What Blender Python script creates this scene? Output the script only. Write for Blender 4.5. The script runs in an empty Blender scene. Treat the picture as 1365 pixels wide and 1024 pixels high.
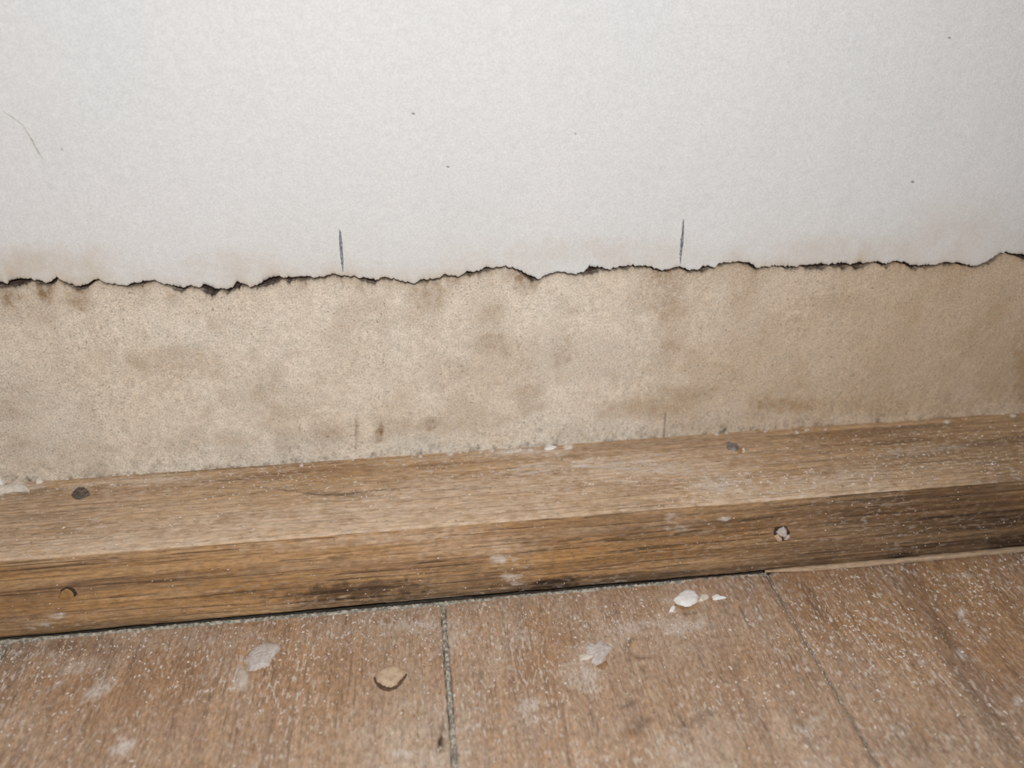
import bpy, bmesh, math, random
import numpy as np
from mathutils import Matrix, Vector

S = bpy.context.scene
COL = S.collection
random.seed(4)
RNG = np.random.default_rng(11)

# ------------------------------------------------------------------ camera, world, flash, exposure
# y = 0 is the front of the baseboard, the wall face is at y = D, the floor top at z = 0
F_PX, PITCH, YAW, ROLL = 1151.0, 0.47983, 0.11798, 0.00745
CAM = np.array([0.0, -0.30, 0.2640])
H, D = 0.04117, 0.05827                       # baseboard height and depth
fw = np.array([math.sin(YAW)*math.cos(PITCH), math.cos(YAW)*math.cos(PITCH), -math.sin(PITCH)])
rt = np.array([math.cos(YAW), -math.sin(YAW), 0.0])
dn = np.cross(fw, rt)
RT = math.cos(ROLL)*rt + math.sin(ROLL)*dn
DN = -math.sin(ROLL)*rt + math.cos(ROLL)*dn
cam = bpy.data.objects.new('camera', bpy.data.cameras.new('camera'))
COL.objects.link(cam)
cam.matrix_world = Matrix(((RT[0], -DN[0], -fw[0], CAM[0]), (RT[1], -DN[1], -fw[1], CAM[1]),
                           (RT[2], -DN[2], -fw[2], CAM[2]), (0, 0, 0, 1)))
cam.data.sensor_width = 36.0
cam.data.lens = F_PX*36.0/1365.0
cam.data.clip_start = 0.01
cam.data.dof.use_dof = True
cam.data.dof.focus_distance = 0.375
cam.data.dof.aperture_fstop = 6.0
S.camera = cam

W = bpy.data.worlds.new('dim_room'); S.world = W
W.use_nodes = True
W.node_tree.nodes['Background'].inputs[0].default_value = (1.0, 0.98, 0.95, 1)
W.node_tree.nodes['Background'].inputs[1].default_value = 0.10

FL = bpy.data.lights.new('camera_flash', 'SPOT')
FL.energy = 7.0
FL.color = (0.985, 0.992, 1.0)
FL.spot_size = math.radians(140); FL.spot_blend = 0.9
FL.shadow_soft_size = 0.006
flash = bpy.data.objects.new('camera_flash', FL); COL.objects.link(flash)
FPOS = Vector((0.006, -0.370, 0.350))
flash.location = FPOS
flash.rotation_euler = (Vector((0.005, D, 0.150)) - FPOS).to_track_quat('-Z', 'Y').to_euler()

VS = S.view_settings
S.display_settings.display_device = 'sRGB'
VS.view_transform = 'Standard'; VS.look = 'None'; VS.gamma = 1.0; VS.exposure = 0.0
VS.use_curve_mapping = False

# ------------------------------------------------------------------ measuring helpers
def ray(px, py):
    return ((px-682.5)/F_PX)*RT + ((py-512.0)/F_PX)*DN + fw
def on(surface, px, py):
    """point of the photograph -> place on one of the real planes of the room"""
    v = ray(px, py)
    ax, val = {'wall': (1, D), 'front': (1, 0.0), 'top': (2, H), 'floor': (2, 0.0)}[surface]
    return CAM + v*((val-CAM[ax])/v[ax])
UV = {'wall': (0, 2), 'front': (0, 2), 'top': (0, 1), 'floor': (0, 1)}
def uv(surface, px, py):
    p = on(surface, px, py); a, b = UV[surface]
    return np.array([p[a], p[b]])

# ------------------------------------------------------------------ noise
def _hash(ix, iy, seed):
    h = (ix.astype(np.int64)*374761393 + iy.astype(np.int64)*668265263 + seed*1442695041) & 0xFFFFFFFF
    h = ((h ^ (h >> 13))*1274126177) & 0xFFFFFFFF
    h = (h ^ (h >> 16)) & 0xFFFF
    return h/65535.0
def vnoise(x, y, seed=0):
    x = np.asarray(x, float); y = np.asarray(y, float)
    x, y = np.broadcast_arrays(x, y)
    ix, iy = np.floor(x), np.floor(y); fx, fy = x-ix, y-iy
    fx = fx*fx*(3-2*fx); fy = fy*fy*(3-2*fy)
    a, b = _hash(ix, iy, seed), _hash(ix+1, iy, seed)
    c, d = _hash(ix, iy+1, seed), _hash(ix+1, iy+1, seed)
    return (a*(1-fx)+b*fx)*(1-fy) + (c*(1-fx)+d*fx)*fy
def fbm(x, y, seed=0, octs=4, gain=0.5):
    s, a, t, k = 0.0, 1.0, 0.0, 1.0
    for o in range(octs):
        s = s + a*vnoise(np.asarray(x)*k, np.asarray(y)*k, seed+o*17); t += a; a *= gain; k *= 2.03
    return s/t
def sm(a, b, x):
    t = np.clip((x-a)/(b-a), 0, 1); return t*t*(3-2*t)

def blobs(surface, U, V, lst, seed=5, rough=0.55):
    """soft irregular patches: (px, py, half width px, half height px, strength[, tilt deg])"""
    out = np.zeros_like(U)
    for i, t in enumerate(lst):
        px, py, rx, ry, st = t[:5]; an = math.radians(t[5]) if len(t) > 5 else 0.0
        c = uv(surface, px, py)
        e1 = (uv(surface, px+rx*math.cos(an), py+rx*math.sin(an))-c)
        e2 = (uv(surface, px-ry*math.sin(an), py+ry*math.cos(an))-c)
        M = np.linalg.inv(np.array([e1, e2]).T)
        a = M[0, 0]*(U-c[0])+M[0, 1]*(V-c[1]); b = M[1, 0]*(U-c[0])+M[1, 1]*(V-c[1])
        q = np.sqrt(a*a+b*b)
        m = q < 2.6
        if not m.any(): continue
        n = fbm(U[m]*420, V[m]*420, seed+i, 4)-0.5
        v = 1-sm(0.25, 1.35, q[m]+n*2*rough)
        out[m] = np.maximum(out[m], v*st) if st > 0 else np.minimum(out[m], v*st)
    return out
def strokes(surface, U, V, lst):
    """thin lines: (list of px points, half width px, strength)"""
    out = np.zeros_like(U)
    for pts, w, st in lst:
        P = [uv(surface, *p) for p in pts]
        k = np.linalg.norm(uv(surface, pts[0][0]+1, pts[0][1])-P[0])
        wr = w*k
        for a, b in zip(P[:-1], P[1:]):
            d = b-a; L2 = (d**2).sum()
            t = np.clip(((U-a[0])*d[0]+(V-a[1])*d[1])/L2, 0, 1)
            dist = np.hypot(U-a[0]-t*d[0], V-a[1]-t*d[1])
            out = np.maximum(out, st*(1-sm(0.4*wr, 1.3*wr, dist)))
    return out

# ------------------------------------------------------------------ object helpers
def mesh_obj(name, verts, faces, mat, parent=None, smooth=True, attrs=None):
    me = bpy.data.meshes.new(name)
    verts = np.asarray(verts, np.float32)
    if isinstance(faces, np.ndarray):
        k = faces.shape[1]
        me.vertices.add(len(verts)); me.vertices.foreach_set('co', verts.ravel())
        me.loops.add(faces.size); me.loops.foreach_set('vertex_index', faces.astype(np.int32).ravel())
        me.polygons.add(len(faces))
        me.polygons.foreach_set('loop_start', np.arange(0, faces.size, k, dtype=np.int32))
        me.update(calc_edges=True); me.validate()
    else:
        me.from_pydata([tuple(map(float, v)) for v in verts], [], faces); me.update()
    me.polygons.foreach_set('use_smooth', np.full(len(me.polygons), smooth))
    for k, v in (attrs or {}).items():
        a = me.attributes.new(k, 'FLOAT', 'POINT'); a.data.foreach_set('value', np.asarray(v, np.float32).ravel())
    me.materials.append(mat)
    o = bpy.data.objects.new(name, me); COL.objects.link(o)
    if parent: o.parent = parent
    return o
def grid_faces(nr, nc, flip=False):
    i = np.arange(nr*nc).reshape(nr, nc)
    q = np.stack([i[:-1, :-1], i[:-1, 1:], i[1:, 1:], i[1:, :-1]], -1).reshape(-1, 4)
    return q[:, ::-1].copy() if flip else q
def tag(o, label, cat, group=None, kind=None):
    o['label'] = label; o['category'] = cat
    if group: o['group'] = group
    if kind: o['kind'] = kind
    return o
def rebase(o):
    """move the origin of a mesh object to its base"""
    vs = o.data.vertices
    a = np.empty(len(vs)*3, np.float32); vs.foreach_get('co', a); a = a.reshape(-1, 3)
    c = np.array([(a[:, 0].min()+a[:, 0].max())/2, (a[:, 1].min()+a[:, 1].max())/2, a[:, 2].min()])
    vs.foreach_set('co', (a-c).astype(np.float32).ravel()); o.data.update()
    o.location = c
    return o

# ------------------------------------------------------------------ materials
class Mat:
    def __init__(s, name, rough=0.85, spec=0.2):
        s.m = bpy.data.materials.new(name); s.m.use_nodes = True
        s.t = s.m.node_tree; s.b = s.t.nodes['Principled BSDF']
        s.b.inputs['Roughness'].default_value = rough
        s.b.inputs['Specular IOR Level'].default_value = spec
        s.geo = s.t.nodes.new('ShaderNodeTexCoord')
    def set(s, sock, v):
        if hasattr(v, 'is_linked'): s.t.links.new(v, sock)
        else: sock.default_value = v
    def math(s, op, a, b=0.0, clamp=False):
        n = s.t.nodes.new('ShaderNodeMath'); n.operation = op; n.use_clamp = clamp
        s.set(n.inputs[0], a); s.set(n.inputs[1], b); return n.outputs[0]
    def ramp(s, v, lo, hi, a=0.0, b=1.0):
        n = s.t.nodes.new('ShaderNodeMapRange'); n.interpolation_type = 'SMOOTHSTEP'
        s.set(n.inputs[0], v); n.inputs[1].default_value = lo; n.inputs[2].default_value = hi
        n.inputs[3].default_value = a; n.inputs[4].default_value = b; return n.outputs[0]
    def vec(s, scale, off=(0, 0, 0), rot=(0, 0, 0), src=None):
        n = s.t.nodes.new('ShaderNodeMapping')
        s.set(n.inputs[0], src if src is not None else s.geo.outputs['Object'])
        n.inputs[1].default_value = off; n.inputs[2].default_value = rot; n.inputs[3].default_value = scale
        return n.outputs[0]
    def noise(s, vec, scale=1.0, detail=3.0, rough=0.5, dist=0.0):
        n = s.t.nodes.new('ShaderNodeTexNoise'); s.set(n.inputs['Vector'], vec)
        n.inputs['Scale'].default_value = scale; n.inputs['Detail'].default_value = detail
        n.inputs['Roughness'].default_value = rough; n.inputs['Distortion'].default_value = dist
        return n.outputs['Fac']
    def mix(s, f, a, b, mode='MIX'):
        n = s.t.nodes.new('ShaderNodeMix'); n.data_type = 'RGBA'; n.blend_type = mode
        s.set(n.inputs[0], f)
        s.set(n.inputs[6], a if hasattr(a, 'is_linked') else (*a, 1)); s.set(n.inputs[7], b if hasattr(b, 'is_linked') else (*b, 1))
        return n.outputs[2]
    def attr(s, name):
        n = s.t.nodes.new('ShaderNodeAttribute'); n.attribute_name = name; return n.outputs['Fac']
    def scale(s, col, f):
        n = s.t.nodes.new('ShaderNodeVectorMath'); n.operation = 'SCALE'
        s.set(n.inputs[0], col); s.set(n.inputs['Scale'], f); return n.outputs[0]
    def bump(s, h, dist, strength=1.0):
        n = s.t.nodes.new('ShaderNodeBump'); n.inputs['Strength'].default_value = strength
        n.inputs['Distance'].default_value = dist; s.set(n.inputs['Height'], h)
        s.t.links.new(n.outputs[0], s.b.inputs['Normal'])
    def color(s, c):
        s.set(s.b.inputs['Base Color'], c if hasattr(c, 'is_linked') else (*c, 1)); return s

def mat_wall_paper():
    m = Mat('white_wall_paper', 0.92, 0.12)
    fine = m.noise(m.vec((1, 1, 1)), 1500, 2, 0.6)
    mid = m.noise(m.vec((260, 260, 300)), 1, 3, 0.55)
    big = m.noise(m.vec((14, 14, 9)), 1, 4, 0.55)
    c = m.mix(m.ramp(big, 0.3, 0.7), (0.775, 0.775, 0.765), (0.80, 0.782, 0.768))
    f = m.math('ADD', m.ramp(fine, 0.25, 0.75, -0.075, 0.075), m.ramp(mid, 0.25, 0.75, 0.975, 1.025))
    c = m.scale(c, f)
    st = m.attr('stain_shade')
    stn = m.math('MULTIPLY', st, m.ramp(m.noise(m.vec((90, 90, 70)), 1, 4, 0.6), 0.25, 0.75, 0.5, 1.3), True)
    c = m.mix(stn, c, (0.56, 0.42, 0.265))
    c = m.mix(m.attr('char'), c, (0.05, 0.032, 0.025))
    h = m.math('ADD', m.math('MULTIPLY', fine, 0.8), m.math('MULTIPLY', mid, 0.25))
    m.bump(h, 0.00016, 0.7)
    return m.color(c).m

def mat_wall_lower():
    m = Mat('stained_lower_plaster', 0.93, 0.12)
    fine = m.noise(m.vec((1, 1, 1)), 1300, 2, 0.65)
    mid = m.noise(m.vec((330, 330, 330)), 1, 3, 0.6)
    big = m.noise(m.vec((24, 24, 20)), 1, 5, 0.6)
    strk = m.noise(m.vec((110, 110, 12)), 1, 3, 0.55)
    c = m.mix(m.ramp(big, 0.3, 0.72), (0.83, 0.735, 0.615), (0.755, 0.64, 0.505))
    c = m.mix(m.ramp(strk, 0.52, 0.8, 0, 0.16), c, (0.66, 0.59, 0.50))
    c = m.mix(m.attr('pale'), c, (0.72, 0.655, 0.56))
    stn = m.math('MULTIPLY', m.attr('stain_shade'), m.ramp(mid, 0.3, 0.7, 0.45, 1.35), True)
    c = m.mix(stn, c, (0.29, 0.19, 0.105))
    c = m.mix(m.attr('olive'), c, (0.56, 0.40, 0.255))
    f = m.math('ADD', m.ramp(fine, 0.25, 0.75, -0.23, 0.21), m.ramp(mid, 0.28, 0.72, 0.90, 1.09))
    c = m.scale(c, f)
    speck = m.noise(m.vec((820, 820, 820), (3, 1, 2)), 1, 1.5, 0.5)
    c = m.mix(m.ramp(speck, 0.62, 0.74, 0, 0.5), c, (0.17, 0.12, 0.075))
    spk2 = m.noise(m.vec((700, 700, 700), (9, 4, 7)), 1, 1.5, 0.5)
    c = m.mix(m.ramp(spk2, 0.66, 0.78, 0, 0.45), c, (0.78, 0.70, 0.60))
    c = m.mix(m.attr('char'), c, (0.055, 0.035, 0.026))
    h = m.math('ADD', m.math('MULTIPLY', fine, 0.45), m.math('MULTIPLY', mid, 0.9))
    m.bump(h, 0.0004, 0.8)
    return m.color(c).m

def mat_wood(name, axis, base, dark, gold, dustc, pore=0.75, seedoff=(0, 0, 0), gl=0.25, flow=0.0):
    """solid wood, grain running along one axis ('x' or 'y')"""
    m = Mat(name, 0.62, gl)
    GL2 = 6 if axis == 'x' else 22
    def v(l, c, off=(0, 0, 0)):
        sc = (l, c, c) if axis == 'x' else (c, l, c)
        return m.vec(sc, tuple(a+b for a, b in zip(off, seedoff)))
    g1 = m.noise(v(5, 95), 1, 4, 0.6, 0.35)
    g2 = m.noise(v(GL2, 430, (4, 7, 2)), 1, 4, 0.65, 0.2)
    g3 = m.noise(v(360 if axis == 'y' else 200, 800, (2, 2, 2)), 1, 3, 0.6)
    p1 = m.noise(v(16 if axis == 'x' else 45, 1150, (8, 3, 1)), 1, 2, 0.5)
    p2 = m.noise(v(34 if axis == 'x' else 110, 900, (1, 9, 6)), 1, 2, 0.55)
    pt = m.noise(m.vec((30, 30, 30), seedoff), 1, 4, 0.6)
    c = m.mix(m.ramp(g1, 0.36, 0.66), base, dark)
    c = m.mix(m.ramp(pt, 0.45, 0.75, 0, 0.65), c, gold)
    c = m.mix(m.math('MULTIPLY', m.attr('gold'), 0.9, True), c, gold)
    c = m.scale(c, m.math('MULTIPLY', m.ramp(g2, 0.25, 0.75, 0.78, 1.22), m.ramp(g3, 0.25, 0.75, 0.74, 1.26)))
    dst = m.math('MULTIPLY', m.attr('dust'), m.ramp(m.noise(m.vec((150, 150, 150), (2, 2, 8)), 1, 4, 0.65), 0.25, 0.75, 0.45, 1.3), True)
    c = m.mix(dst, c, m.scale(m.mix(0.0, dustc, dustc), m.ramp(g3, 0.25, 0.75, 0.80, 1.20)))
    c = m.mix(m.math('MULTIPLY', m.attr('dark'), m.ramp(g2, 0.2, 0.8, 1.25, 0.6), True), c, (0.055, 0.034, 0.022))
    w0 = m.noise(v(130, 420, (3, 8, 5)), 1, 3, 0.6)
    c = m.mix(m.math('MULTIPLY', m.attr('white'), m.ramp(m.math('ADD', m.math('MULTIPLY', w0, 0.6), m.math('MULTIPLY', g3, 0.4)), 0.40, 0.60, 0.10, 1.35), True), c, (0.70, 0.62, 0.56))
    pr = m.math('MAXIMUM', m.ramp(p1, 0.585, 0.70, 0, pore), m.ramp(p2, 0.64, 0.74, 0, pore*0.8))
    pr = m.math('MULTIPLY', pr, m.math('SUBTRACT', 1.0, m.math('MULTIPLY', m.attr('dust'), 0.75)))
    c = m.mix(pr, c, (0.075, 0.045, 0.026))
    dk = m.noise(v(330, 700, (1, 6, 4)), 1, 2, 0.55)
    c = m.mix(m.ramp(dk, 0.60, 0.74, 0, 0.5), c, (0.16, 0.095, 0.055))
    # chalky plaster dust caught in the pores and on the raised grain
    w1 = m.noise(v(260, 800, (5, 5, 5)), 1, 2, 0.55)
    w2 = m.noise(m.vec((60, 60, 60), (7, 1, 3)), 1, 3, 0.6)
    wf = m.math('MULTIPLY', m.ramp(w1, 0.53, 0.67, 0, 0.85), m.math('MULTIPLY', m.attr('fleck'), m.ramp(w2, 0.32, 0.6, 0.35, 1.0)), True)
    c = m.mix(wf, c, (0.72, 0.61, 0.52))
    h = m.math('ADD', m.math('MULTIPLY', g2, 0.7), m.math('MULTIPLY', pr, -0.6))
    h = m.math('ADD', h, m.math('MULTIPLY', wf, 0.5))
    m.bump(h, 0.0004, 0.75)
    return m.color(c).m

def mat_plain(name, c1, c2, scale=900, rough=0.85, spec=0.2, bump=0.0003, lo=0.3, hi=0.7):
    m = Mat(name, rough, spec)
    n = m.noise(m.vec((1, 1, 1)), scale, 4, 0.6)
    m.bump(n, bump, 0.8)
    return m.color(m.mix(m.ramp(n, lo, hi), c1, c2)).m

M_PAPER = mat_wall_paper()
M_LOWER = mat_wall_lower()
M_BB = mat_wood('oak_baseboard_wood', 'x', (0.52, 0.335, 0.185), (0.33, 0.190, 0.098), (0.47, 0.255, 0.095), (0.66, 0.49, 0.345))
M_FLOOR = mat_wood('oak_floor_wood', 'y', (0.435, 0.265, 0.155), (0.34, 0.195, 0.115), (0.41, 0.215, 0.090), (0.60, 0.49, 0.395), pore=0.42)
M_LATH = mat_wood('pale_strip_wood', 'x', (0.56, 0.38, 0.24), (0.44, 0.28, 0.16), (0.52, 0.34, 0.18), (0.6, 0.48, 0.36), pore=0.3)
M_VOID = mat_plain('dark_cavity_and_shade', (0.045, 0.029, 0.023), (0.085, 0.056, 0.045), 500)
M_SUB = mat_plain('subfloor', (0.05, 0.043, 0.035), (0.10, 0.085, 0.07), 300)
M_DIRT = mat_plain('grey_joint_dirt', (0.22, 0.20, 0.165), (0.58, 0.535, 0.45), 520, bump=0.0008, lo=0.38, hi=0.66)
M_DUST = mat_plain('chalk_dust', (0.56, 0.46, 0.38), (0.82, 0.72, 0.63), 600)
M_WHITE = mat_plain('white_plaster', (0.86, 0.82, 0.78), (0.95, 0.92, 0.89), 500, bump=0.0003)
M_CREAM = mat_plain('cream_plaster', (0.64, 0.55, 0.45), (0.82, 0.75, 0.66), 500)
M_GREYP = mat_plain('greyish_plaster', (0.50, 0.43, 0.385), (0.68, 0.61, 0.56), 700, bump=0.0006)
M_SMEAR = mat_plain('thin_plaster_smear', (0.50, 0.39, 0.31), (0.62, 0.53, 0.45), 500)
M_NAIL = mat_plain('rusty_nail_iron', (0.080, 0.060, 0.045), (0.20, 0.165, 0.13), 500, 0.6, 0.35, 0.0005)
M_NAIL2 = mat_plain('grey_nail_iron', (0.15, 0.125, 0.115), (0.34, 0.30, 0.28), 700, 0.6, 0.35, 0.0005)
M_PLUG = mat_plain('tan_wood_plug', (0.50, 0.35, 0.225), (0.64, 0.48, 0.34), 420, bump=0.0005)
M_PLUG_SHADE = mat_plain('plug_shade_brown', (0.09, 0.052, 0.032), (0.16, 0.095, 0.06), 500)  # dark brown for the shadow painted under the floor plug
M_OCHRE = mat_plain('ochre_plug', (0.33, 0.18, 0.07), (0.44, 0.26, 0.11), 420)
M_CHIP = mat_plain('torn_brown_fibre', (0.27, 0.155, 0.08), (0.42, 0.26, 0.15), 500)
M_PENCIL = mat_plain('pencil_graphite', (0.12, 0.12, 0.14), (0.46, 0.46, 0.48), 1500, 0.6, 0.3, 0.0001, 0.36, 0.68)
M_HAIR = mat_plain('hairline_crack', (0.46, 0.44, 0.36), (0.66, 0.64, 0.58), 900, lo=0.35, hi=0.65)
M_SPECK = mat_plain('dark_speck', (0.34, 0.33, 0.32), (0.46, 0.45, 0.44), 900)

XL, XR = -0.50, 0.60                                     # how far the corner is built to either side
# ------------------------------------------------------------------ wall: white covering above a ragged crack, stained plaster below
CRACK = []
for x0, y0, pts in (
 (0, 280, [(-40,375,400),(0,372,400),(40,383,402),(50,372,400),(90,358,392),(150,355,378),(180,362,382),(200,360,385),(235,378,398),(265,368,390),(300,350,370),(340,372,388),(400,400,418),(450,383,408),(485,365,380),(500,362,374),(518,362,370),(545,378,385),(600,387,396),(650,395,405),(675,386,402),(690,378,400),(755,370,390),(800,370,376),(840,378,388),(890,390,408),(930,402,428),(990,395,410),(1035,405,414),(1050,395,416),(1075,386,432),(1120,408,438),(1145,402,413),(1165,406,425),(1190,408,434),(1215,395,420),(1235,373,400),(1270,385,402),(1300,400,412),(1340,388,408)]),
 (340, 280, [(20,385,403),(60,365,398),(90,350,385),(120,340,370),(145,352,362),(175,350,380),(210,346,370),(250,345,365),(330,348,362),(400,334,348),(460,342,352),(520,348,354),(545,355,366),(560,352,375),(600,348,382),(640,365,378),(655,345,360),(720,358,368),(790,375,388),(830,382,390),(870,358,380),(930,358,370),(990,335,350),(1050,345,355),(1085,335,348),(1100,318,340),(1150,318,335),(1200,298,318),(1250,300,308),(1300,290,300),(1340,300,312)]),
 (680, 270, [(15,340,348),(60,355,375),(120,388,410),(150,395,405),(200,372,388),(260,360,368),(330,372,384),(380,366,380),(410,335,368),(470,332,355),(490,344,360),(520,345,360),(600,326,350),(625,328,342),(680,328,342),(730,332,344),(790,352,364),(820,350,362),(880,332,346),(940,352,370),(985,348,362),(1000,330,357),(1050,335,350),(1065,336,342),(1080,318,330),(1120,312,328),(1150,316,320),(1200,305,318),(1250,316,335),(1275,335,352),(1300,336,348)]),
 (1015, 270, [(0,332,342),(80,330,338),(150,330,350),(190,335,352),(210,328,338),(260,320,347),(320,318,345),(345,322,333),(380,318,336),(430,310,347),(460,324,338),(500,313,342),(540,315,330),(600,305,318),(630,312,330),(650,318,340),(700,303,315),(750,310,325),(780,330,350),(850,322,345),(910,322,333),(945,310,328),(1000,312,325),(1060,318,330),(1110,332,345),(1180,300,320),(1230,265,285),(1270,258,268),(1310,268,280),(1365,272,295),(1420,300,322)])):
    for cx, a, b in pts:
        CRACK.append((x0+cx/3.9, y0+a/3.9, y0+b/3.9))
cu = np.array([uv('wall', x, a) for x, a, b in CRACK]); cl = np.array([uv('wall', x, b) for x, a, b in CRACK])
xs = np.arange(XL, XR, 0.00045)
gz = np.interp(xs, cu[:, 0], cu[:, 1]); lz = np.interp(xs, cl[:, 0], cl[:, 1])
rag = (fbm(xs*700, 0*xs, 3, 4, 0.7)-0.5)
rag2 = (fbm(xs*800, 0*xs+9, 8, 4, 0.7)-0.5)
wid = np.maximum(gz-lz, 0.0008)
mid = (gz+lz)/2
wid = np.maximum(wid*(1.0+1.1*rag2), 0.0009+0.0008*rag2)
outside = np.maximum(np.maximum(cu[0, 0]-xs, xs-cu[-1, 0]), 0)
mid = mid + rag*0.0017 + sm(0, 0.03, outside)*(fbm(xs*30, 0*xs, 41, 4)-0.5)*0.016
gz = mid+np.maximum(wid, 0.00022)/2; lz = mid-np.maximum(wid, 0.00022)/2
thick = sm(0.0012, 0.0032, wid)

wall = mesh_obj('wall_back', [(XL-0.02, D+0.004, 0), (XR+0.02, D+0.004, 0), (XR+0.02, D+0.004, 0.46), (XL-0.02, D+0.004, 0.46),
                              (XL-0.02, D+0.06, 0), (XR+0.02, D+0.06, 0), (XR+0.02, D+0.06, 0.46), (XL-0.02, D+0.06, 0.46)],
                [(0, 1, 2, 3), (7, 6, 5, 4), (1, 5, 6, 2), (4, 0, 3, 7), (3, 2, 6, 7), (4, 5, 1, 0)], M_VOID, None, False)
wall['kind'] = 'structure'
NX = len(xs)
# white covering
tt = np.concatenate([[0.004, 0.0016], np.zeros(1), np.geomspace(0.0003, 0.30, 74)])
Z = np.zeros((len(tt), NX)); Y = np.zeros_like(Z); X = np.tile(xs, (len(tt), 1))
for i, t in enumerate(tt):
    if i < 2: Z[i] = gz+0.0003; Y[i] = D+t
    else:
        Z[i] = gz+t*(1-(gz-gz.min())/0.30*0) ; Y[i] = D
Z[-1] = 0.452
rel = (fbm(X*60, Z*60, 5, 4)-0.5)*0.0006 + (fbm(X*900, Z*900, 6, 2)-0.5)*0.00010
edge = np.exp(-np.maximum(Z-gz, 0)/0.0012)
Y += np.where(np.arange(len(tt))[:, None] >= 2, rel - 0.0003*edge*(0.3+thick), 0)
dz = np.maximum(Z-gz, 0)
halo = 0.25*np.exp(-dz/0.011)*(0.35+1.2*fbm(X*45, Z*30, 21, 4)) + 0.32*np.exp(-dz/0.0030)
halo = halo*sm(0.15, 0.7, fbm(X*22, 0*X, 33, 3)+0.15) + blobs('wall', X, Z, [(30,350,120,26,.28),(300,350,60,20,.16),(800,335,150,22,.17),(1290,310,110,45,.16),(930,340,60,16,.10),(60,190,40,60,.03),(1150,330,120,20,.14)], 60, 0.4)
char = np.exp(-dz/0.0005)*(0.35+0.65*thick) + 0.5*np.exp(-dz/0.0011)*sm(.55, .85, fbm(X*260, Z*300, 13, 3))*(0.3+thick)
upper = mesh_obj('white_covering', np.stack([X, Y, Z], -1).reshape(-1, 3), grid_faces(len(tt), NX), M_PAPER, wall,
                 attrs={'stain_shade': np.clip(halo, 0, 1), 'char': np.clip(char, 0, 1)})
upper['label'] = 'white wall covering with a ragged lower edge'
# stained lower plaster
ss = np.concatenate([[0.004, 0.0016], np.zeros(1), np.geomspace(0.0003, 0.0022, 5), np.linspace(0.004, 1, 80)])
Z = np.zeros((len(ss), NX)); Y = np.zeros_like(Z); X = np.tile(xs, (len(ss), 1))
zb = 0.030
for i, t in enumerate(ss):
    if i < 2: Z[i] = lz-0.0003; Y[i] = D+t
    elif i < 8: Z[i] = lz-t; Y[i] = D
    else: Z[i] = (lz-0.0024)+(zb-lz+0.0024)*t; Y[i] = D
rel = (fbm(X*55, Z*55, 15, 4)-0.5)*0.0009 + (fbm(X*600, Z*600, 16, 3)-0.5)*0.00028
dl = np.maximum(lz-Z, 0)
hb = np.maximum(Z-H, 0)
rel -= 0.0014*np.exp(-hb/0.006)*(fbm(X*160, Z*160, 77, 4))*1.2                   # lumpy plaster foot
Y += np.where(np.arange(len(ss))[:, None] >= 2, rel+0.0002, 0)
stain_shade = 0.30*np.exp(-dl/0.006)*sm(.3, .75, fbm(X*70, Z*18, 51, 4)) + 0.22*np.exp(-dl/0.0022)
stain_shade += 0.24*sm(0.48, 0.70, fbm(X*60, Z*70, 52, 5, 0.6)) + 0.10*sm(0.05, 0.27, X+0.10*fbm(X*9, Z*12, 53, 3)-0.05)
stain_shade += 0.13*sm(0.12, 0.03, hb)*sm(.45, .7, fbm(X*60, Z*25, 54, 4))
stain_shade += blobs('wall', X, Z, [(1055,540,45,12,.75),(505,578,7,14,.65),(436,580,26,18,.40),(476,575,4,18,.35),(412,588,14,8,.3),(860,545,60,16,.42),(820,550,30,12,.30),(915,525,50,14,.34),(575,565,8,10,.35),(30,600,60,22,.25),(240,480,70,22,.20),
   (1010,470,40,80,.10),(1290,420,70,90,.12),(1220,480,160,70,.10),(1350,510,50,50,.30),(1372,500,26,60,.85),(105,400,22,18,.42),(12,398,14,12,.38),(60,390,10,16,.45),(230,400,12,10,.3),(700,375,20,20,.34),(570,395,30,18,.26),(650,440,40,60,.12),(770,480,90,40,.20),(1120,405,50,16,.30),(1130,520,120,25,.22),(895,430,26,70,.22),(335,520,40,40,.12)], 90, 0.6)  # dark blob at the far right edge is shadow painted among the stains
olive = blobs('wall', X, Z, [(900,540,60,22,.28),(230,490,90,30,.16),(25,640,30,10,.35),(110,398,16,14,.3),(40,625,60,14,.25),(120,480,50,40,.10),(1150,540,120,14,.22),(930,470,60,60,.14)], 120, 0.6) + 0.62*sm(0.06, 0.24, X+0.09*fbm(X*30, Z*30, 56, 5, .6)-0.045)
pale = 0.75*np.exp(-np.maximum(hb-0.002, 0)/0.0055)*sm(.22, .6, fbm(X*60, Z*60, 71, 4)) + blobs('wall', X, Z, [(950,555,34,20,.5),(985,590,30,8,.4),(420,590,60,12,.45),(560,590,40,14,.5),(740,570,90,10,.4),(1140,425,40,30,.30),(850,470,60,50,.28),(300,600,60,10,.3),(960,420,20,60,.35),(520,470,120,60,.25),(250,440,120,40,.22),(1125,480,16,30,.26),(1340,370,12,50,.3)], 150, 0.6)
char = np.exp(-dl/0.0007)*(0.30+0.7*thick) + 0.4*np.exp(-dl/0.0013)*sm(.55, .85, fbm(X*240, Z*260, 113, 3))*(0.3+thick)
char += 0.42*sm(.56, .68, fbm(X*330, Z*330, 131, 3))*np.exp(-hb/0.0022)+0.30*sm(.60, .70, fbm(X*420, Z*420, 132, 3))*np.exp(-hb/0.010)
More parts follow.
